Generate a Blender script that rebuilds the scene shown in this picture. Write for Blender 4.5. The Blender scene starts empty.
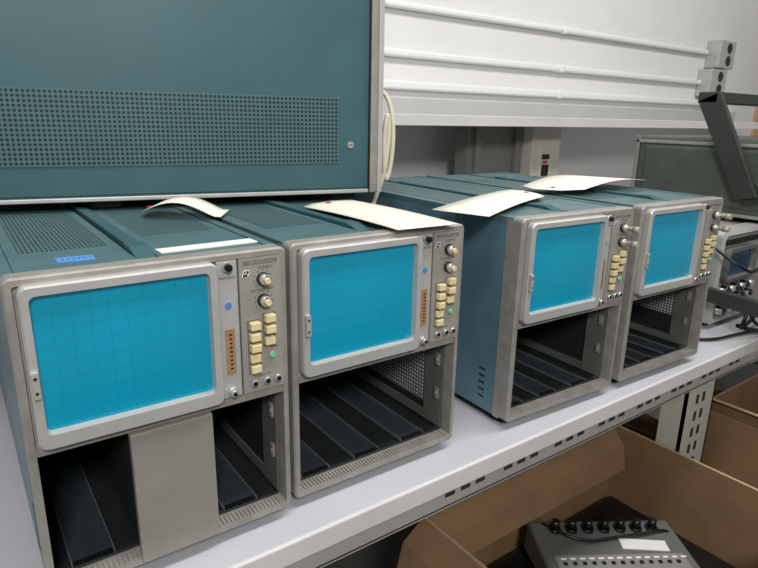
import bpy, bmesh, math, random
from mathutils import Vector, Matrix
random.seed(3)
S=bpy.context.scene
S.view_settings.view_transform='Standard'
COL=S.collection

# ---------------------------------------------------------------- materials
def srgb(r,g,b):
    f=lambda c:(c/255/12.92) if c/255<=.04045 else ((c/255+.055)/1.055)**2.4
    return (f(r),f(g),f(b),1)
def N(nt,t,**k):
    n=nt.nodes.new(t)
    for a,v in k.items(): setattr(n,a,v)
    return n
def mat(name,col,rough=.5,metal=0,noise=.08,scale=40,bump=0,emit=None,es=0,spec=.5,coat=0):
    m=bpy.data.materials.new(name); m.use_nodes=True; nt=m.node_tree
    b=nt.nodes['Principled BSDF']
    b.inputs['Roughness'].default_value=rough; b.inputs['Metallic'].default_value=metal
    b.inputs['Specular IOR Level'].default_value=spec; b.inputs['Coat Weight'].default_value=coat
    tc=N(nt,'ShaderNodeTexCoord'); nz=N(nt,'ShaderNodeTexNoise'); nz.inputs['Scale'].default_value=scale
    nz.inputs['Detail'].default_value=5
    nt.links.new(tc.outputs['Object'],nz.inputs['Vector'])
    rp=N(nt,'ShaderNodeValToRGB'); c=col
    rp.color_ramp.elements[0].position=.3; rp.color_ramp.elements[1].position=.7
    rp.color_ramp.elements[0].color=tuple(c[i]*(1-noise) for i in range(3))+(1,)
    rp.color_ramp.elements[1].color=tuple(min(1,c[i]*(1+noise)) for i in range(3))+(1,)
    nt.links.new(nz.outputs['Fac'],rp.inputs['Fac']); nt.links.new(rp.outputs['Color'],b.inputs['Base Color'])
    if bump:
        bp=N(nt,'ShaderNodeBump'); bp.inputs['Strength'].default_value=bump; bp.inputs['Distance'].default_value=.001
        nt.links.new(nz.outputs['Fac'],bp.inputs['Height']); nt.links.new(bp.outputs['Normal'],b.inputs['Normal'])
    if emit: b.inputs['Emission Color'].default_value=emit; b.inputs['Emission Strength'].default_value=es
    m['rp']=rp.name
    return m
def M(nt,op,a,b=None):
    n=N(nt,'ShaderNodeMath',operation=op)
    for i,x in enumerate((a,b)):
        if x is None: continue
        if isinstance(x,(int,float)): n.inputs[i].default_value=x
        else: nt.links.new(x,n.inputs[i])
    return n.outputs[0]
def pattern(m,kind,ax,px,pz,r,col2,ox=0,oz=0):
    """dots or grid lines on a material, in object space"""
    nt=m.node_tree; b=nt.nodes['Principled BSDF']; rp=nt.nodes[m['rp']]
    tc=N(nt,'ShaderNodeTexCoord'); sp=N(nt,'ShaderNodeSeparateXYZ'); nt.links.new(tc.outputs['Object'],sp.inputs[0])
    X=M(nt,'DIVIDE',M(nt,'SUBTRACT',sp.outputs[ax[0]],ox),px); Z=M(nt,'DIVIDE',M(nt,'SUBTRACT',sp.outputs[ax[1]],oz),pz)
    fx=M(nt,'ABSOLUTE',M(nt,'SUBTRACT',M(nt,'FRACT',X),.5)); fz=M(nt,'ABSOLUTE',M(nt,'SUBTRACT',M(nt,'FRACT',Z),.5))
    if kind=='dots':
        d=M(nt,'SQRT',M(nt,'ADD',M(nt,'MULTIPLY',fx,fx),M(nt,'MULTIPLY',fz,fz))); fac=M(nt,'LESS_THAN',d,r)
    elif kind=='slots':
        fac=M(nt,'MULTIPLY',M(nt,'LESS_THAN',fx,r),M(nt,'LESS_THAN',fz,.36))
    else:
        fac=M(nt,'GREATER_THAN',M(nt,'MAXIMUM',fx,fz),.5-r)
    mx=N(nt,'ShaderNodeMix',data_type='RGBA'); nt.links.new(fac,mx.inputs[0])
    nt.links.new(rp.outputs['Color'],mx.inputs[6]); mx.inputs[7].default_value=col2
    nt.links.new(mx.outputs[2],b.inputs['Base Color'])
    if b.inputs['Emission Strength'].default_value>0: nt.links.new(mx.outputs[2],b.inputs['Emission Color'])
    return m
TEAL=srgb(54,92,98); BLK=srgb(14,20,22)
m_teal=mat('teal_paint',TEAL,.5,noise=.08,scale=12,bump=.1)
m_side=mat('teal_side_paint',srgb(92,122,134),.38,noise=.20,scale=14,bump=.08)
m_top=mat('teal_top_paint',srgb(80,110,114),.4,noise=.14,scale=14,bump=.08)
m_perf=pattern(mat('teal_perforated',srgb(64,102,108),.5,noise=.05,scale=18),'dots','XZ',.0053,.0053,.34,BLK)
m_topvent=pattern(mat('teal_top_vent',srgb(76,106,110),.45,noise=.05,scale=18),'slots','XY',.0036,.010,.22,srgb(18,36,40))
m_inperf=pattern(mat('inner_perforated',srgb(90,92,92),.6),'dots','YZ',.0052,.0052,.30,srgb(205,210,210))  # pale dots paint the light that comes through the holes
m_alu=mat('cast_aluminium',srgb(154,151,144),.42,.2,noise=.15,scale=45,bump=.08)
m_alul=mat('bezel_silver',srgb(186,185,181),.38,.25,noise=.06,scale=50)
m_plate=mat('front_plate_grey',srgb(158,154,148),.5,.1,noise=.08,scale=60)
m_ctrl=mat('control_panel_grey',srgb(150,146,139),.5,noise=.05,scale=80)
m_blank=mat('blank_panel_grey',srgb(150,145,137),.45,.15,noise=.05,scale=30)
m_screen=pattern(mat('screen_cyan_glass',srgb(8,138,168),.2,noise=.06,scale=9,emit=srgb(0,146,178),es=.18,spec=.6),
    'grid','XZ',.01294,.01336,.020,srgb(4,127,157),ox=.0153,oz=.1638)  # slight glow put into the unlit blue filter in place of flash light
m_dark=mat('interior_black',srgb(34,36,38),.6,noise=.2)
m_rail=mat('plastic_guide_grey',srgb(56,64,70),.5,noise=.12)
m_raile=mat('guide_edge_grey',srgb(112,118,120),.4,.3,noise=.1)
m_lin=mat('inner_lining_grey',srgb(104,102,98),.5,noise=.1)
m_cream=mat('cream_button',srgb(224,208,160),.4,noise=.05)
m_black=mat('black_plastic',srgb(24,24,26),.35,noise=.1)
m_hgrey=mat('handle_dark_grey',srgb(54,54,52),.45,noise=.1)
m_knob=mat('knob_metal',srgb(208,208,204),.3,.6,noise=.03)
m_knobd=mat('knob_dull_grey',srgb(168,163,152),.5,.1,noise=.05)
m_text=mat('white_lettering',srgb(244,244,238),.6,noise=0)
m_textd=mat('dark_lettering',srgb(24,24,26),.6,noise=0)
m_brown=mat('brown_label',srgb(160,124,88),.5,noise=.12,scale=300)
m_bluedot=mat('blue_sticker',srgb(70,130,200),.5,noise=.03)
m_green=mat('green_lens',srgb(90,190,130),.3,emit=srgb(90,200,130),es=.15)
m_paper=mat('manila_paper',srgb(238,232,217),.8,noise=.04,scale=30)
m_paperw=mat('white_paper',srgb(226,226,220),.8,noise=.02)
m_red=mat('red_string',srgb(190,50,40),.8)
m_shelf=mat('white_laminate',srgb(192,192,198),.35,noise=.06,scale=5,spec=.4)
m_lip=mat('shelf_enamel',srgb(210,208,206),.45,noise=.06,scale=8)
m_railu=mat('shaded_rail_enamel',srgb(176,174,170),.5,noise=.06,scale=8)  # white enamel darkened to put the lip's shade into the colour
m_splash=mat('splash_strip_grey',srgb(186,186,185),.6,noise=.04,scale=8)
m_wall=mat('wall_paint',srgb(226,225,223),.8,noise=.03,scale=4)
m_race=mat('raceway_white',srgb(234,234,233),.4,noise=.02)
m_post=mat('cream_enamel',srgb(208,204,190),.5,noise=.04)
m_postg=mat('grey_enamel',srgb(132,130,124),.5,noise=.05)
m_lows=mat('lower_shelf_enamel',srgb(92,90,86),.6,noise=.08,scale=8)
m_slot=mat('slot_shadow_grey',srgb(52,50,50),.7)
m_floor=mat('dark_floor_tile',srgb(46,42,40),.6,noise=.3,scale=8)
m_card=mat('cardboard',srgb(142,112,80),.85,noise=.12,scale=12,bump=.2)
m_card2=mat('cardboard_inside',srgb(104,82,58),.85,noise=.06,scale=22,bump=.2)
m_edge=mat('cardboard_cut_edge',srgb(184,160,126),.85,noise=.1,scale=200)
m_olive=mat('olive_cabinet',srgb(76,84,76),.4,noise=.14,scale=20,bump=.05)
m_cord=mat('beige_cord',srgb(206,199,180),.5)
m_wood=mat('tan_wood',srgb(196,160,112),.6,noise=.12,scale=10)
m_dev=mat('console_grey',srgb(98,98,95),.5,noise=.06)
m_devl=mat('console_panel',srgb(132,131,125),.5,noise=.06)
m_bluetape=mat('blue_tape',srgb(84,144,208),.6,noise=.05)
m_foot=mat('rubber_foot',srgb(30,42,50),.7)
m_bluescr=mat('blue_dark_screen',srgb(40,70,100),.2,noise=.1)

# ---------------------------------------------------------------- mesh builder
class B:
    def __init__(s): s.bm=bmesh.new(); s.mats=[]
    def mi(s,m):
        if m not in s.mats: s.mats.append(m)
        return s.mats.index(m)
    def box(s,x0,x1,y0,y1,z0,z1,m):
        i=s.mi(m); v=[s.bm.verts.new((x,y,z)) for x in (x0,x1) for y in (y0,y1) for z in (z0,z1)]
        for q in ((0,1,3,2),(4,6,7,5),(0,4,5,1),(2,3,7,6),(0,2,6,4),(1,5,7,3)):
            f=s.bm.faces.new([v[k] for k in q]); f.material_index=i
        return v
    def cyl(s,c,r,d,ax,m,seg=20,r2=None,smooth=True):
        i=s.mi(m); r2=r if r2 is None else r2
        A={'x':((0,1,0),(0,0,1),(1,0,0)),'y':((1,0,0),(0,0,1),(0,1,0)),'z':((1,0,0),(0,1,0),(0,0,1))}[ax]
        u,w,n=map(Vector,A); c=Vector(c); a=[];b=[]
        for k in range(seg):
            t=2*math.pi*k/seg; o=u*math.cos(t)+w*math.sin(t)
            a.append(s.bm.verts.new(c+o*r)); b.append(s.bm.verts.new(c+o*r2+n*d))
        for k in range(seg):
            f=s.bm.faces.new((a[k],a[(k+1)%seg],b[(k+1)%seg],b[k])); f.material_index=i; f.smooth=smooth
        for l in (a[::-1],b): f=s.bm.faces.new(l); f.material_index=i
    def loops(s,L,m,cap0=False,cap1=False,smooth=False,me=None):
        i=s.mi(m); j=i if me is None else s.mi(me); R=[[s.bm.verts.new(p) for p in l] for l in L]
        for a,b in zip(R,R[1:]):
            n=len(a)
            for k in range(n):
                f=s.bm.faces.new((a[k],a[(k+1)%n],b[(k+1)%n],b[k])); f.material_index=j; f.smooth=smooth
        if cap0: s.bm.faces.new(R[0][::-1]).material_index=i
        if cap1: s.bm.faces.new(R[-1]).material_index=i
        return R
    def prism(s,pts,off,m,me=None):
        off=Vector(off); s.loops([[Vector(p) for p in pts],[Vector(p)+off for p in pts]],m,True,True,False,me)
    def obj(s,name,parent=None,loc=(0,0,0),rot=(0,0,0),label=None,bev=0,seg=2):
        bmesh.ops.recalc_face_normals(s.bm,faces=s.bm.faces)
        me=bpy.data.meshes.new(name); s.bm.to_mesh(me); s.bm.free()
        for m in s.mats: me.materials.append(m)
        o=bpy.data.objects.new(name,me); COL.objects.link(o); o.location=loc; o.rotation_euler=rot
        if parent: o.parent=parent
        if label: o['label']=label
        if bev:
            q=o.modifiers.new('bevel','BEVEL'); q.width=bev; q.segments=seg; q.limit_method='ANGLE'; q.angle_limit=.7
        return o
def tag(e,label,cat,group=None):
    e['label']=label; e['category']=cat
    if group: e['group']=group
def thing(name,loc,rot,label,cat,group=None):
    e=bpy.data.objects.new(name,None); COL.objects.link(e); e.location=loc; e.rotation_euler=rot; e.empty_display_size=.05
    tag(e,label,cat,group); return e
def rr(x0,x1,z0,z1,r,y,n=5):
    P=[]
    for cx,cz,a in ((x1-r,z1-r,0),(x0+r,z1-r,90),(x0+r,z0+r,180),(x1-r,z0+r,270)):
        for k in range(n+1):
            t=math.radians(a+90*k/n); P.append(Vector((cx+r*math.cos(t),y,cz+r*math.sin(t))))
    return P
def text(body,size,loc,m,parent,rot=(math.pi/2,0,0),name='lettering',align='CENTER',sx=1,sp=1):
    c=bpy.data.curves.new('txt','FONT'); c.body=body; c.size=1; c.align_x=align; c.align_y='CENTER'; c.space_character=sp
    t=bpy.data.objects.new('txt',c); COL.objects.link(t)
    bpy.context.view_layer.update()
    me=bpy.data.meshes.new_from_object(t.evaluated_get(bpy.context.evaluated_depsgraph_get()))
    bpy.data.objects.remove(t); me.materials.clear(); me.materials.append(m)
    me.transform(Matrix.Diagonal((sx*size,size,1,1)))
    o=bpy.data.objects.new(name,me); COL.objects.link(o); o.location=loc; o.rotation_euler=rot; o.parent=parent
    return o
def kids(e): return [o for o in bpy.data.objects if o.parent==e]
def clone(e,loc,rot,label=None,skip=()):
    c=e.copy(); COL.objects.link(c); c.location=loc; c.rotation_euler=rot
    if label: c['label']=label
    def rec(a,b):
        for k in kids(a):
            if k.name.split('.')[0] in skip: continue
            q=k.copy(); COL.objects.link(q); q.parent=b; rec(k,q)
    rec(e,c); return c

# ---------------------------------------------------------------- oscilloscope
W=.22; H=.284; ZB=.012; D=.5
G='oscilloscopes on the shelf'
sc=thing('oscilloscope',(0,0,0),(0,0,0),'teal oscilloscope with cyan screen and one blank panel in its bay','oscilloscope',G)
b=B()
b.loops([rr(0,W,ZB,H,.006,.016),rr(0,W,ZB,H,.006,.001),rr(.0015,W-.0015,ZB+.0015,H-.0015,.005,-.001),rr(.006,W-.006,.020,H-.006,.002,-.001),rr(.006,W-.006,.020,H-.006,.002,.016),rr(0,W,ZB,H,.006,.016)],m_alu)
b.box(.005,W-.005,0,.016,.1425,.1495,m_alu)
b.obj('front_frame',sc)
b=B(); b.box(.0055,W-.0055,.003,.012,.149,H-.0055,m_plate); b.obj('front_plate',sc)
b=B(); b.box(.0006,.0030,.016,D,ZB+.001,H-.008,m_side); b.box(.0003,.0040,.016,.026,ZB,H-.004,m_alu)
for k in range(5): b.box(.0002,.0008,.045,.057,.030+k*.010,.033+k*.010,m_dark)
b.obj('side_panel',sc,bev=.0003)
b=B(); b.box(W-.0030,W-.0006,.016,D,ZB+.001,H-.008,m_side); b.box(W-.004,W-.0003,.016,.026,ZB,H-.004,m_alu)
b.obj('side_panel',sc,bev=.0006)
b=B(); b.box(.003,W-.003,.016,D,ZB,ZB+.003,m_dark); b.box(.003,W-.003,D-.004,D,ZB,H-.005,m_dark)
b.box(.003,W-.003,.016,D-.01,.143,.146,m_dark)
b.box(.003,.0045,.03,D-.01,ZB,.143,m_dark); b.box(W-.0045,W-.003,.03,D-.01,ZB,.143,m_dark)
b.box(.003,W-.003,.34,.343,ZB,.143,m_dark)
for z in (.045,.095): b.box(.02,W-.02,.334,.340,z,z+.022,m_lin)
b.obj('chassis',sc,label='black inner chassis of the plug-in bay')
b=B()
b.box(.0006,.010,.016,D,H-.010,H-.001,m_top); b.box(W-.010,W-.0006,.016,D,H-.010,H-.001,m_top)
b.box(.0105,.0985,.018,D-.004,H-.007,H-.0022,m_top)
b.box(.116,W-.0105,.018,D-.004,H-.007,H-.0022,m_top)
b.box(.099,.1155,.018,D-.004,H-.009,H-.006,m_black)
b.obj('top_panel',sc,bev=.0008)
b=B(); b.box(.020,.090,.09,.40,H-.003,H-.0018,m_topvent); b.obj('top_vent',sc,label='slotted teal vent')
b=B(); b.box(.125,.200,.12,.40,H-.003,H-.0019,m_topvent); b.obj('top_vent',sc,label='slotted teal vent')
b=B(); 
b.box(.101,.1135,.05,.40,H-.006,H+.0015,m_teal)
b.prism([(.099,.03,H-.004),(.1155,.03,H-.004),(.1155,.055,H+.0022),(.099,.055,H+.0022)],(0,0,-.003),m_teal)
b.box(.099,.1155,.055,.075,H-.003,H+.0024,m_teal); b.box(.099,.1155,.38,.40,H-.003,H+.0024,m_teal)
b.obj('carrying_handle',sc,bev=.001,label='flat teal carrying strap')
b=B()
b.loops([rr(.008,.153,.150,.279,.007,.004),rr(.008,.153,.150,.279,.007,-.008),rr(.0095,.1515,.1515,.2775,.006,-.010),rr(.0145,.1455,.1625,.2715,.005,-.010),rr(.0155,.1445,.164,.2705,.003,-.003),rr(.0155,.1445,.164,.2705,.003,.004)],m_alul)
bz=b.obj('bezel',sc,label='raised silver screen bezel')
b=B(); b.box(.0090,.0140,-.0135,-.009,.195,.216,m_alul); b.cyl((.0115,-.0136,.2115),.0012,-.0006,'y',m_black,10); b.cyl((.0115,-.0136,.2),.0012,-.0006,'y',m_black,10)
b.obj('hinge_tab',bz,bev=.0006)
b=B()
nx,nz=12,8
vs=[[b.bm.verts.new((.0153+.1294*i/nx,-.0035-.0012*(1-(2*i/nx-1)**2)*(1-(2*j/nz-1)**2),.1638+.1069*j/nz)) for j in range(nz+1)] for i in range(nx+1)]
for i in range(nx):
    for j in range(nz):
        f=b.bm.faces.new((vs[i][j],vs[i+1][j],vs[i+1][j+1],vs[i][j+1])); f.smooth=True
b.mi(m_screen); b.obj('screen',sc,label='cyan gridded screen')
b=B(); b.box(.1545,.1725,-.001,.004,.1505,.2775,m_alul)
st=b.obj('connector_strip',sc,bev=.0006)
for z in (.2725,.1560):
    b=B(); b.cyl((.163,-.001,z),.0046,-.003,'y',m_knob); b.cyl((.163,-.004,z),.0032,-.004,'y',m_knob if z<.2 else m_black); b.cyl((.163,-.008,z),.0018,-.001,'y',m_black,12)
    b.obj('connector',st)
b=B(); b.box(.1590,.1675,-.0018,-.0008,.174,.216,m_brown)
for k in range(9): b.box(.1625,.1650,-.0020,-.0016,.178+k*.004,.1795+k*.004,m_textd)
b.obj('label_strip',st,label='brown inventory label')
b=B(); b.cyl((.1632,-.0008,.2375),.0030,-.0008,'y',m_bluedot); b.obj('round_sticker',st,label='small blue round sticker')
b=B(); b.box(.174,.2138,-.0015,.004,.1505,.2775,m_ctrl)
cp=b.obj('control_panel',sc,label='grey panel with knobs and cream buttons')
for z in (.2575,.2375):
    b=B(); b.cyl((.196,-.0015,z),.0060,-.002,'y',m_black,24); b.cyl((.196,-.0035,z),.0052,-.006,'y',m_knob,24,.0046); b.cyl((.196,-.0095,z),.0030,-.004,'y',m_cream,20,.0026)
    b.box(.1955,.1965,-.0099,-.0093,z,z+.005,m_black)
    b.obj('knob',cp)
    b=B()
    for k in range(9):
        t=math.radians(-40+k*32.5); x=.196+.0085*math.cos(t); zz=z+.0085*math.sin(t)
        b.box(x-.0004,x+.0004,-.0018,-.0012,zz-.0004,zz+.0004,m_textd)
    b.obj('dial_markings',cp)
bm_=None
for x,z in [(.1858,.2155),(.1854,.2050),(.1856,.1945),(.1854,.184),(.1857,.1735),(.2003,.2205),(.2006,.2100),(.2003,.1985)]:
    if bm_ is None:
        b=B(); b.box(-.0048,.0048,-.008,-.001,-.0038,.0038,m_cream); bm_=b.obj('button',cp,(x,0,z),bev=.001)
    else:
        q=bm_.copy(); COL.objects.link(q); q.location=(x,random.choice((0,.0018)),z)
b=B(); b.box(.1795,.1915,-.0020,-.0012,.1685,.2205,m_lin); b.box(.1945,.2065,-.0020,-.0012,.1930,.2255,m_lin); b.obj('button_surround',cp)
b=B(); b.cyl((.2025,-.0015,.184),.0032,-.002,'y',m_knob); b.cyl((.2025,-.0035,.184),.0024,-.0015,'y',m_green); b.obj('indicator_lamp',cp,label='green indicator lamp')
for x in (.184,.1965,.2075):
    b=B(); b.cyl((x,-.0015,.1595),.0034,-.0035,'y',m_knob); b.cyl((x,-.005,.1595),.0022,-.0008,'y',m_black); b.obj('jack',cp)
text('7603 OSCILLOSCOPE',.0056,(.1940,-.0017,.2730),m_textd,cp,sx=.60,sp=1.06)
text('INTENSITY',.0030,(.199,-.0017,.2678),m_textd,cp)
text('GRATICULE ILLUM',.0026,(.195,-.0017,.2475),m_textd,cp)
text('POWER',.0026,(.205,-.0017,.191),m_textd,cp)
text('CALIBRATOR',.0028,(.193,-.0017,.1655),m_textd,cp)
# emblem: slanted rounded frame with a sweep inside
b=B()
def sl(pts): return [Vector((x+(z-.2635)*.35,y,z)) for x,y,z in pts]
b.loops([sl(rr(.1772,.1832,.2605,.2670,.0016,-.0015)),sl(rr(.1772,.1832,.2605,.2670,.0016,-.0018))],m_text,True,True)
b.loops([sl(rr(.1778,.1826,.2611,.2664,.0012,-.0018)),sl(rr(.1778,.1826,.2611,.2664,.0012,-.0020))],m_textd,True,True)
b.prism([(.1780,-.0021,.2634),(.1797,-.0021,.2634),(.1806,-.0021,.2655),(.1812,-.0021,.2622),(.1826,-.0021,.2634),(.1826,-.0021,.2640),(.1813,-.0021,.2631),(.1807,-.0021,.2663),(.1794,-.0021,.2640),(.1780,-.0021,.2640)],(0,-.0001,0),m_text)
b.obj('emblem',cp,label='small slanted emblem with a waveform')
text('TEKTRONIX',.0028,(.1632,-.0013,.2625),m_textd,st)
b=B(); b.box(.006,W-.006,-.0005,.022,.0150,.0185,m_alu)
for k in range(52): b.box(.0078+k*.0039,.0099+k*.0039,-.0008,.012,.0185,.0218,m_alu)
b.box(.006,W-.006,-.0004,.022,.0180,.0187,m_slot)
b.obj('slotted_sill',sc)
for k in range(3):
    x=.012+k*.0685
    b=B(); b.box(x+.008,x+.044,.024,.330,.0160,.0172,m_rail); b.box(x+.008,x+.0092,.024,.330,.0172,.0200,m_raile); b.box(x+.0428,x+.044,.024,.330,.0172,.0200,m_raile)
    b.box(x+.023,x+.029,.03,.325,.0172,.0182,m_rail); b.box(x+.010,x+.042,.024,.030,.0172,.0185,m_black)
    b.obj('guide_rail',sc)
for k in range(3):
    x=.012+k*.0685
    b=B(); b.box(x+.02,x+.032,.024,.33,.139,.143,m_rail); b.obj('upper_guide',sc)
b=B(); b.box(W-.0066,W-.0044,.018,.050,.022,.141,m_lin); b.box(W-.0062,W-.0044,.05,.33,.022,.034,m_lin); b.obj('inner_lining',sc,label='grey metal lining at the bay mouth')
for z in (.06,.105):
    b=B(); b.box(W-.009,W-.0065,.022,.028,z,z+.014,m_alu); b.cyl((W-.0095,.025,z+.007),.002,.001,'x',m_knob,10); b.obj('latch_spring',sc)
for x in (.022,W-.022):
    for y in (.03,D-.03):
        b=B(); b.cyl((x,y,0),.011,ZB+.001,'z',m_foot,16,.009); b.obj('foot',sc)
sc2=clone(sc,(.2274,.006,0),(0,0,0),'teal oscilloscope with cyan screen and empty bay, large tag on top')
sc3=clone(sc,(.5324,-.005,0),(0,0,-.043),'teal oscilloscope with cyan screen, blue-teal side panel exposed')
sc4=clone(sc,(.7735,-.014,0),(0,0,-.038),'teal oscilloscope with cyan screen beside the dark olive instrument')
b=B(); b.box(.0725,.1425,-.004,.004,.0155,.1415,m_blank); b.box(.075,.140,.004,.30,.024,.138,m_dark)
b.obj('blank_panel',sc,bev=.001,label='plain grey blank plug-in panel')
for s_,z0 in ((sc2,.045),(sc4,.07)):
    b=B(); b.box(W-.0056,W-.0044,.05,.33,z0,.140,m_inperf); b.obj('perforated_patch',s_,label='perforated patch on the inner wall, holes painted as lit')
for s_ in (sc3,sc4):
    for z in (.2575,.2375):
        b=B(); b.cyl((.196,-.013,z),.0034,-.006,'y',m_knobd,20); b.cyl((.196,-.019,z),.0046,-.009,'y',m_knobd,20,.0042); b.obj('control_knob',s_,label='long dull grey knob')
b=B(); b.box(-.045,.045,-.009,.009,0,.0008,m_paperw); pl=b.obj('paper_label',None,(.165,.045,H-.0022+.0001),(0,0,.03)); tag(pl,'white printed paper strip on the oscilloscope top','label')
b=B(); b.box(-.014,.014,-.009,.009,0,.0006,m_bluetape)
for k in range(5):
    x=-.010+k*.004; b.prism([(x,-.003,.0006),(x+.0005,-.003,.0006),(x+.0018,.003,.0006),(x+.0013,.003,.0006)],(0,0,.0001),m_textd)
o=b.obj('blue_tape_piece',None,(.056,.05,H-.0021),(0,0,-.05)); tag(o,'pale blue tape with handwriting on the oscilloscope top','tape')

# ---------------------------------------------------------------- big instrument on top
bi=thing('stacked_instrument',(.484,.221,.294),(0,0,-.21),'large teal instrument cabinet with perforated side resting on oscilloscopes','electronic instrument')
L=.66; HT=.30; DP=.22
b=B(); b.box(-L,-.018,.002,.008,.007,HT,m_teal); b.obj('side_panel',bi,bev=.001)
b=B(); b.box(-.56,-.062,.0008,.003,.0415,.1282,m_perf); b.obj('vent_panel',bi,label='teal perforated vent area')
b=B(); b.box(-L,-.002,.004,DP,.004,HT,m_teal); b.obj('cabinet_body',bi,bev=.002)
b=B(); b.box(-.018,0,-.001,.012,0,HT,m_alu); b.box(-.006,.001,-.004,.014,0,HT,m_alul); b.box(-.0185,-.0165,-.0025,.003,0,HT,m_dark); b.obj('edge_trim',bi,bev=.0012,label='grey metal edge trim')
b=B(); b.box(-L,-.018,-.001,.010,0,.005,m_alul); b.obj('bottom_rail',bi,bev=.001)
for x,y in ((-.05,.03),(-.05,.19),(-.36,.03),(-.36,.19)):
    b=B(); b.box(x-.018,x+.018,y-.014,y+.014,-.0102,.003,m_foot); b.obj('foot',bi,bev=.003)
for x,z in ((-.045,.066),(-.6,.066)):
    b=B(); b.cyl((x,.0022,z),.0045,-.0018,'y',m_knob,16); b.box(x-.003,x+.003,.0002,.0006,z-.0005,z+.0005,m_black); b.obj('screw',bi)

# ---------------------------------------------------------------- tags
def sheet(name,quad,lift,string=None,m=m_paper,n=14):
    b=B(); i=b.mi(m); a,bb,c,d=[Vector(q) for q in quad]; rows=[]
    for k in range(n+1):
        t=k/n; p=a.lerp(d,t); q=bb.lerp(c,t)
        if k==0: mid=(p+q)/2; p=mid.lerp(p,.45); q=mid.lerp(q,.45)
        rows.append([b.bm.verts.new((*(p.lerp(q,s)).xy, p.lerp(q,s).z+lift(t,s))) for s in (0,.33,.67,1)])
    for r0,r1 in zip(rows,rows[1:]):
        for k in range(3):
            f=b.bm.faces.new((r0[k],r0[k+1],r1[k+1],r1[k])); f.smooth=True
    o=b.obj(name); q=o.modifiers.new('t','SOLIDIFY'); q.thickness=.0006; q.offset=1
    mid=(a+bb)/2; e=(c+d)/2; p=mid.lerp(e,.07); z=p.z+lift(.07,.5)
    bb_=B(); bb_.cyl((p.x,p.y,z+.0012),.004,.0005,'z',m_red,16); r=bb_.obj('eyelet',o,label='red reinforced eyelet')
    return o
zt=H+.0032
o=sheet('paper_tag',[(.150,.225,zt),(.178,.270,zt),(.250,.205,zt),(.222,.160,zt)],lambda t,s:.014*math.sin(math.pi*min(1,t*1.1)))
tag(o,'small curled cream paper tag on teal cabinet top','tag','paper tags')
o=sheet('paper_tag',[(.337,.195,zt),(.425,.222,zt),(.425,-.008,zt),(.345,-.004,zt)],lambda t,s:.002*math.sin(3*t))
tag(o,'large cream paper tag lying flat along cabinet top','tag','paper tags')
o=sheet('paper_tag',[(.745,.200,zt),(.719,.110,zt),(.490,.010,zt),(.466,.085,zt)],lambda t,s:.003*math.sin(3*t))
tag(o,'cream paper tag overhanging cabinet edge above the gap','tag','paper tags')
o=sheet('paper_tag',[(.735,.185,zt+.003),(.79,.105,zt+.003),(1.03,.135,zt+.006),(.985,.255,zt+.006)],lambda t,s:.009*math.sin(3*t))
tag(o,'cream paper tag with bent middle beside grey knobs','tag','paper tags')

# ---------------------------------------------------------------- shelf unit
b=B(); b.box(-.7,2.7,-.034,.80,-.020,0,m_shelf); b.box(-.7,2.7,-.036,-.028,-.026,-.0005,m_lip); o=b.obj('worktop_shelf',bev=.002)
tag(o,'long white laminate shelf carrying the oscilloscopes','shelf')
rail=thing('shelf_rail',(0,0,-.026),(0,0,0),'white enamel slotted rail recessed under the front shelf edge','rail')
b=B(); b.box(-.7,2.7,-.016,-.010,-.038,0.005,m_railu); b.box(-.7,2.7,-.016,.03,-.040,-.036,m_railu)
for k in range(30):
    if k%4==3: continue
    x=.42+k*.026
    b.box(x,x+.016,-.0165,-.0155,-.024,-.016,m_slot)
b.obj('rail_channel',rail)
us=thing('upper_shelf',(0,.6,.381),(0,0,0),'white upper shelf with thick front edge mounted on the wall','shelf')
b=B(); b.box(-.7,3.0,0,.30,.004,.022,m_splash); b.obj('shelf_board',us,bev=.002)
b=B(); b.box(-.7,3.0,-.006,0,0,.025,m_lip); b.obj('front_edge',us,bev=.0015)
b=B(); b.box(-.7,3.0,.285,.2995,.022,.070,m_splash); b.obj('rear_upstand',us,bev=.0015,label='grey upstand against the wall')
up=thing('power_post',(1.365,.69,0),(0,0,0),'cream metal post with dark rocker switch between the shelves','power outlet')
b=B(); b.box(0,.125,0,.10,0,.381,m_post); b.obj('post_body',up,bev=.003)
b=B(); b.box(-.21,0,.05,.10,0,.381,m_postg); b.box(-.19,-.165,.035,.05,0,.381,m_postg); b.box(-.03,-.004,.035,.05,0,.381,m_postg); b.obj('side_channel',up,bev=.002,label='grey metal channel')
b=B(); b.box(.030,.085,-.004,.001,.225,.345,m_post); b.obj('switch_plate',up,bev=.001)
b=B(); b.box(.042,.070,-.008,-.003,.240,.272,m_black); b.obj('rocker_switch',up,bev=.001,label='black rocker switch')
b=B(); b.box(.040,.072,-.006,-.003,.288,.302,m_black); b.obj('socket',up)
b=B(); b.box(.045,.065,-.0055,-.003,.276,.283,m_red); b.obj('indicator',up)
FZ=-1.0
LZ=-.60   # lower shelf surface
lg=thing('shelf_upright',(1.150,.050,FZ),(0,0,0),'wide cream slotted steel upright with arm under the shelf','shelf support')
b=B(); b.box(0,.120,0,.006,0,.955,m_post); b.box(0,.006,0,.05,0,.955,m_post); b.box(.114,.120,0,.05,0,.955,m_post)
for k in range(24): 
    for xx in (.040,.066): b.box(xx,xx+.010,-.001,.0005,.01+k*.039,.031+k*.039,m_slot)
b.obj('slotted_column',lg)
b=B(); b.prism([(.0,.05,.955),(.0,.845,.955),(.0,.845,.84),(.0,.05,.78)],(.03,0,0),m_postg); b.obj('support_arm',lg,bev=.002)
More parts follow.
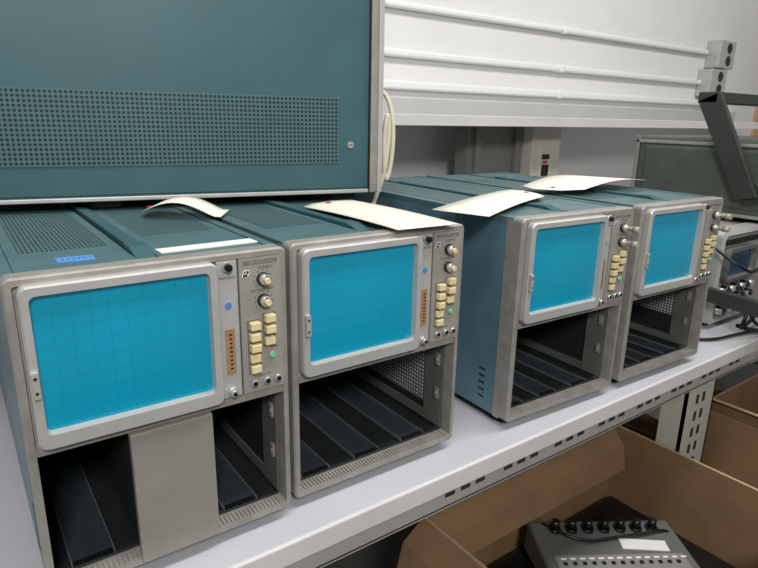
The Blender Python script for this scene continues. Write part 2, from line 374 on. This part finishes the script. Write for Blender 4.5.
b=B(); b.box(-.7,1.145,-.26,.86,LZ-.03,LZ,m_lows); b.box(1.145,1.28,.11,.86,LZ-.03,LZ,m_lows); b.box(1.28,2.7,-.26,.86,LZ-.03,LZ,m_lows)
o=b.obj('lower_shelf'); tag(o,'grey lower shelf holding cardboard boxes','shelf')
for x in (-.5,2.5):
    q=thing('steel_stand',(x,.2,FZ),(0,0,0),'grey steel stand holding up the lower shelf','shelf support')
    b=B(); b.box(0,.05,0,.05,0,LZ-.03-FZ,m_postg); b.obj('stand_tube',q,bev=.003)
    b=B(); b.box(-.01,.06,-.01,.06,0,.008,m_postg); b.obj('base_plate',q)

# ---------------------------------------------------------------- room
def struct(o): o['kind']='structure'
b=B(); b.box(-2,4.2,.9,1.0,FZ,1.9,m_wall); struct(b.obj('wall_back'))
b=B(); b.box(-2,4.2,-2.5,1.0,FZ-.1,FZ,m_floor); struct(b.obj('floor'))
b=B(); b.box(4.2,4.3,-2.5,1.0,FZ-.1,1.9,m_wall); struct(b.obj('wall_side'))
b=B(); b.box(3.22,3.34,.885,.9,.2,1.6,m_wood); struct(b.obj('trim_1'))
for z,x1,h in ((.686,2.66,.018),(.566,2.66,.020),(.484,2.75,.024)):
    b=B(); b.box(-.3,x1,.880,.8995,z-h/2,z+h/2,m_race)
    b.box(1.7,1.72,.877,.8995,z-h/2-.003,z+h/2+.003,m_race)
    o=b.obj('wall_raceway',bev=.007,seg=4); tag(o,'white rounded cable raceway along the wall','cable raceway','wall raceways')
for z,x in ((.680,2.67),(.565,2.63)):
    ob=thing('outlet_box',(x,.8995,z),(0,0,0),'grey metal outlet box with dark sockets on the wall','outlet','outlet boxes')
    b=B(); b.box(0,.13,-.06,0,-.055,.055,m_alul); b.obj('box_body',ob,bev=.004)
    for zz in (.025,-.025):
        b=B(); b.cyl((.075,-.061,zz),.021,.002,'y',m_slot,20); b.box(.066,.070,-.0625,-.06,zz-.006,zz+.010,m_black); b.box(.080,.084,-.0625,-.06,zz-.006,zz+.010,m_black); b.obj('socket',ob)

# ---------------------------------------------------------------- cords
def cord(name,pts,r,m,label,parent=None):
    c=bpy.data.curves.new('c','CURVE'); c.dimensions='3D'; sp=c.splines.new('NURBS'); sp.points.add(len(pts)-1)
    for p,q in zip(sp.points,pts): p.co=(*q,1)
    sp.order_u=4; sp.use_endpoint_u=True; c.bevel_depth=r; c.bevel_resolution=3; c.resolution_u=8
    t=bpy.data.objects.new('t',c); COL.objects.link(t); bpy.context.view_layer.update()
    me=bpy.data.meshes.new_from_object(t.evaluated_get(bpy.context.evaluated_depsgraph_get())); bpy.data.objects.remove(t)
    me.materials.clear(); me.materials.append(m)
    for p in me.polygons: p.use_smooth=True
    o=bpy.data.objects.new(name,me); COL.objects.link(o)
    if parent: o.parent=parent; o['label']=label
    else: tag(o,label,'cable')
    return o
cord('looped_cable',[(.506,.30,.445),(.518,.27,.442),(.527,.255,.42),(.529,.25,.375),(.525,.25,.33),(.518,.25,.305),(.512,.25,.31),(.510,.25,.36),(.514,.25,.405),(.520,.25,.40),(.519,.25,.35),(.509,.25,.30),(.495,.26,.27),(.482,.24,.20),(.475,.22,.10),(.48,.2,.005)],.0034,m_cord,'beige power cable bundled beside the large cabinet')

# ---------------------------------------------------------------- small grey scope, olive instrument
rs=thing('bench_oscilloscope',(1.17,.05,0),(0,0,0),'grey bench oscilloscope with dark blue screen and many knobs','oscilloscope')
b=B(); b.box(.004,.40,.01,.40,.012,.194,m_plate); b.obj('case',rs,bev=.006)
b=B(); b.loops([rr(0,.404,.010,.198,.012,.03),rr(0,.404,.010,.198,.012,-.004),rr(.008,.396,.018,.190,.010,-.008),rr(.014,.390,.024,.184,.008,.004)],m_alul,False,True); b.box(.016,.388,.002,.005,.026,.094,m_ctrl); b.obj('front_panel',rs)
b=B(); b.loops([rr(.024,.150,.094,.162,.016,.004),rr(.024,.150,.094,.162,.016,-.012),rr(.032,.142,.101,.155,.012,-.012),rr(.036,.138,.105,.151,.010,-.002)],m_dev); 
b.obj('screen_bezel',rs)
b=B(); b.box(.035,.139,-.004,.002,.104,.152,m_bluescr); b.obj('screen',rs)
b=B()
for k in range(14): b.box(.03+k*.012,.037+k*.012,-.002,.0045,.168,.178,m_black)
b.obj('vent_slots',rs)
for j in range(3):
    for k in range(7):
        b=B(); b.cyl((.026+k*.021,.004,.036+j*.021),.0078,-.018,'y',m_black if (k+j)%2 else m_knob,16,.006); b.obj('knob',rs)
for x,y in ((.03,.03),(.37,.03),(.03,.37),(.37,.37)):
    b=B(); b.cyl((x,y,0),.012,.014,'z',m_foot,14); b.obj('foot',rs)
b=B(); b.cyl((-.002,.03,.080),.022,-.014,'x',m_hgrey,20)
for x in (-.028,.406):
    b.prism([(x,.045,.068),(x,.045,.096),(x,-.10,.088),(x,-.10,.058)],(.016,0,0),m_hgrey)
b.box(-.028,.422,-.124,-.10,.058,.088,m_hgrey)
b.obj('bail_handle',rs,bev=.003,label='dark grey bail handle')
cord('test_lead',[(1.19,.0,.02),(1.22,-.025,.006),(1.27,-.03,.008),(1.32,-.02,.03),(1.30,.02,.05),(1.27,.01,.045)],.004,m_black,'black coiled test lead in front of the grey oscilloscope')
cord('test_lead',[(1.06,.12,.0045),(1.07,.04,.0045),(1.11,.0,.0045),(1.17,.0,.0045),(1.21,-.015,.0055),(1.27,-.02,.0055)],.003,m_black,'black test lead lying on the white shelf')
cord('test_lead',[(1.165,.12,.21),(1.150,.08,.19),(1.155,.02,.15),(1.165,.0,.14),(1.20,-.01,.12),(1.26,.0,.14),(1.30,.01,.12)],.003,m_black,'thin black test lead draped over the grey oscilloscope')
cord('test_lead',[(1.18,.0,.10),(1.175,-.02,.06),(1.20,-.03,.015),(1.25,-.04,.03),(1.28,-.03,.07),(1.24,-.02,.09),(1.21,-.015,.05),(1.24,-.03,.02),(1.30,-.04,.02)],.0032,m_black,'tangled black test lead hanging from the grey oscilloscope')
cord('test_lead',[(1.25,.03,.05),(1.22,-.005,.055),(1.195,-.01,.03),(1.19,-.005,.012),(1.22,-.005,.016),(1.25,-.008,.035),(1.28,.0,.03)],.0035,m_black,'black looped test lead hanging from the grey oscilloscope')

ol=thing('olive_instrument',(1.34,-.10,.200),(0,0,0),'dark olive-grey instrument cabinet with bail handle on grey oscilloscope','electronic instrument')
b=B(); b.box(0,.42,0,.45,.004,.168,m_olive); b.obj('cabinet_body',ol,bev=.010,seg=3)
b=B(); b.loops([[Vector((0,y,z)) for y,z in ((.015,.022),(.43,.022),(.43,.148),(.015,.148))],[Vector((-.003,y,z)) for y,z in ((.021,.028),(.424,.028),(.424,.142),(.021,.142))]],m_olive,False,True); b.obj('side_relief',ol)
for z in (.006,.152):
    b=B(); b.box(-.004,.0,.0,.452,z,z+.007,m_alu); b.obj('side_trim',ol,bev=.001)
b=B(); b.box(-.004,0,.443,.452,.004,.168,m_postg); b.obj('rear_trim',ol,bev=.001)
b=B(); b.loops([rr(-.004,.424,0,.172,.008,.02),rr(-.004,.424,0,.172,.008,-.01),rr(.01,.41,.014,.158,.006,-.01),rr(.01,.41,.014,.158,.006,0)],m_alul,False,True); b.obj('front_panel',ol)
b=B()
for x0,sx in ((-.012,-1),(.424,1)):
    b.cyl((x0+.006,.18,.060),.024,.006*sx,'x',m_hgrey,24)
    x=x0-.008 if sx<0 else x0+.006
    b.prism([(x,.160,.053),(x,.202,.044),(x,.312,.245),(x,.268,.264)],(.012,0,0),m_hgrey)
b.box(-.020,.442,.270,.312,.240,.263,m_hgrey)
b.obj('bail_handle',ol,bev=.002,label='dark grey bail handle raised upward')

# ---------------------------------------------------------------- boxes under the shelf
def bent_flap(e,p0,p1,dirs,m=m_card):
    b=B(); i=b.mi(m); j=b.mi(m_edge); a=Vector(p0); c=Vector(p1); ax=(c-a).normalized(); L_=[(a.copy(),c.copy())]
    for d in dirs:
        d=Vector(d); a=a+d+ax*.010; c=c+d-ax*.010; L_.append((a.copy(),c.copy()))
    vs=[(b.bm.verts.new(p),b.bm.verts.new(q)) for p,q in L_]
    for r0,r1 in zip(vs,vs[1:]): b.bm.faces.new((r0[0],r0[1],r1[1],r1[0])).material_index=i
    o=b.obj('flap',e); q=o.modifiers.new('t','SOLIDIFY'); q.thickness=.005; q.offset=0; q.material_offset_rim=j
    return o
def carton(loc,rz,w,d,h,label):
    e=thing('cardboard_box',loc,(0,0,rz),label,'box')
    t=.006; b=B()
    b.box(0,w,0,t,0,h,m_card); b.box(0,w,d-t,d,0,h,m_card); b.box(0,t,t,d-t,0,h,m_card); b.box(w-t,w,t,d-t,0,h,m_card); b.box(t,w-t,t,d-t,0,t,m_card2)
    b.obj('box_body',e)
    b=B()
    b.box(0,w,0,t,h,h+.001,m_edge); b.box(0,w,d-t,d,h,h+.001,m_edge); b.box(0,t,t,d-t,h,h+.001,m_edge); b.box(w-t,w,t,d-t,h,h+.001,m_edge); b.obj('cut_rim',e,label='pale cut cardboard rim')
    return e
h=-.263-LZ
c1=carton((.56,-.25,LZ),0,.575,.44,h,'large open brown cardboard box holding a grey console')
bent_flap(c1,(.01,.434,h),(.56,.434,h),[(0,-.035,-.030),(0,-.015,-.045)])
bent_flap(c1,(.0,.43,h),(.0,.01,h),[(-.05,0,-.02),(-.025,0,-.06)])
pk=thing('packing_carton',(.568,-.22,LZ+.0062),(0,0,0),'small brown carton inside the large cardboard box','box')
b=B(); b.box(0,.08,0,.36,0,.16,m_card2); b.obj('carton_body',pk,bev=.002)
b=B(); b.box(.03,.05,0,.36,.16,.161,m_brown); b.obj('packing_tape',pk)
e=thing('equipment_case',(.66,-.24,LZ+.0062),(0,0,0),'black equipment case inside the cardboard box','case')
b=B(); b.box(.0,.46,.0,.41,0,.165,m_black); b.obj('case_body',e,bev=.01)
b=B(); b.box(-.002,.462,-.002,.412,.10,.108,m_dark); b.obj('case_seam',e,bev=.002)
c2=carton((1.31,-.12,LZ),0,.50,.22,.37,'brown cardboard box standing beside the slotted upright')
bent_flap(c2,(.003,.21,.37),(.003,.01,.37),[(-.010,0,.03),(-.012,0,.01)])
bent_flap(c2,(.48,.004,.37),(.02,.004,.37),[(0,-.04,.01),(0,-.02,-.05)])
c3=carton((1.36,.14,LZ),.12,.40,.30,.24,'low brown cardboard box standing behind the slotted upright')
bent_flap(c3,(.003,.28,.24),(.003,.01,.24),[(-.03,0,.03),(-.03,0,-.01)])
bent_flap(c3,(.02,.296,.24),(.38,.296,.24),[(0,.03,.06)])
cn=thing('control_console',(.790,.145,-.405),(0,.06,-.50),'grey sloped control console with black knobs along its back edge','control console')
WC=.29; DC=.24
def zc(y): return .060+y*(.030/DC)
b=B(); b.loops([[Vector(p) for p in ((0,-DC,.0),(WC,-DC,.0),(WC,0,.0),(0,0,.0))],[Vector(p) for p in ((0,-DC,.03),(WC,-DC,.03),(WC,0,.060),(0,0,.060))]],m_dev,True,True); b.obj('console_body',cn,bev=.006)
b=B(); b.prism([(.02,-DC+.015,zc(-DC+.015)),(WC-.02,-DC+.015,zc(-DC+.015)),(WC-.02,-.085,zc(-.085)),(.02,-.085,zc(-.085))],(0,0,.0012),m_devl)
for k in range(14):
    x=.030+k*.018; b.prism([(x,-.094,zc(-.094)+.0012),(x+.010,-.094,zc(-.094)+.0012),(x+.010,-.091,zc(-.091)+.0012),(x,-.091,zc(-.091)+.0012)],(0,0,.0003),m_text)
b.obj('keypad_plate',cn,label='pale control plate')
for k in range(7):
    b=B(); x=.046+k*.033; b.cyl((x,-.024,zc(-.024)-.001),.0115,.006,'z',m_black,20); b.cyl((x,-.024,zc(-.024)+.005),.0085,.016,'z',m_black,16,.007); b.obj('knob',cn)
kb=None
for j in range(6):
    for k in range(13):
        x=.034+k*.0182; y=-.104-j*.020
        if kb is None:
            b=B(); b.box(-.0034,.0034,-.003,.003,0,.004,m_black); kb=b.obj('button',cn,(x,y,zc(y)),bev=.0006)
        else:
            q=kb.copy(); COL.objects.link(q); q.location=(x,y,zc(y))
b=B(); b.prism([(.16,-.072,zc(-.072)),(.25,-.080,zc(-.080)),(.253,-.056,zc(-.056)),(.163,-.048,zc(-.048))],(0,0,.0015),m_paperw); b.obj('paper_sticker',cn)
cord('power_lead',[(.02,.002,.03),(.02,.008,.062),(.05,-.05,.064),(.10,-.062,.058),(.15,-.050,.060),(.22,-.045,.062),(.27,-.03,.064),(.296,-.03,.04),(.298,-.03,.01)],.003,m_black,'black cable lying across the console',cn)

# ---------------------------------------------------------------- light and camera
wd=bpy.data.worlds.new('w'); S.world=wd; wd.use_nodes=True
wd.node_tree.nodes['Background'].inputs[0].default_value=(1,.99,.98,1); wd.node_tree.nodes['Background'].inputs[1].default_value=.19
def area(loc,tgt,sx,sy,p,c):
    l=bpy.data.lights.new('ceiling_and_fill_light','AREA'); l.shape='RECTANGLE'; l.size=sx; l.size_y=sy; l.energy=p; l.color=c
    o=bpy.data.objects.new('ceiling_and_fill_light',l); COL.objects.link(o); o.location=loc
    o.rotation_euler=(Vector(tgt)-Vector(loc)).to_track_quat('-Z','Y').to_euler()
area((1.0,-.42,1.9),(1.0,.35,.1),2.8,.35,40,(1,.985,.965))
area((-.3,-1.4,1.2),(.7,.2,.1),.35,.3,21,(1,.985,.965))  # unseen fill lamp added from behind left, not a ceiling fitting
cam=bpy.data.cameras.new('camera'); co=bpy.data.objects.new('camera',cam); COL.objects.link(co)
yaw,pitch,roll=.6284,.2744,.0197
co.matrix_world=Matrix.Translation((-.0187,-.4733,.3975))@Matrix.Rotation(-yaw,4,'Z')@Matrix.Rotation(math.pi/2-pitch,4,'X')@Matrix.Rotation(roll,4,'Z')
cam.sensor_width=36; cam.lens=591.97/758*36; cam.clip_start=.01
S.camera=co
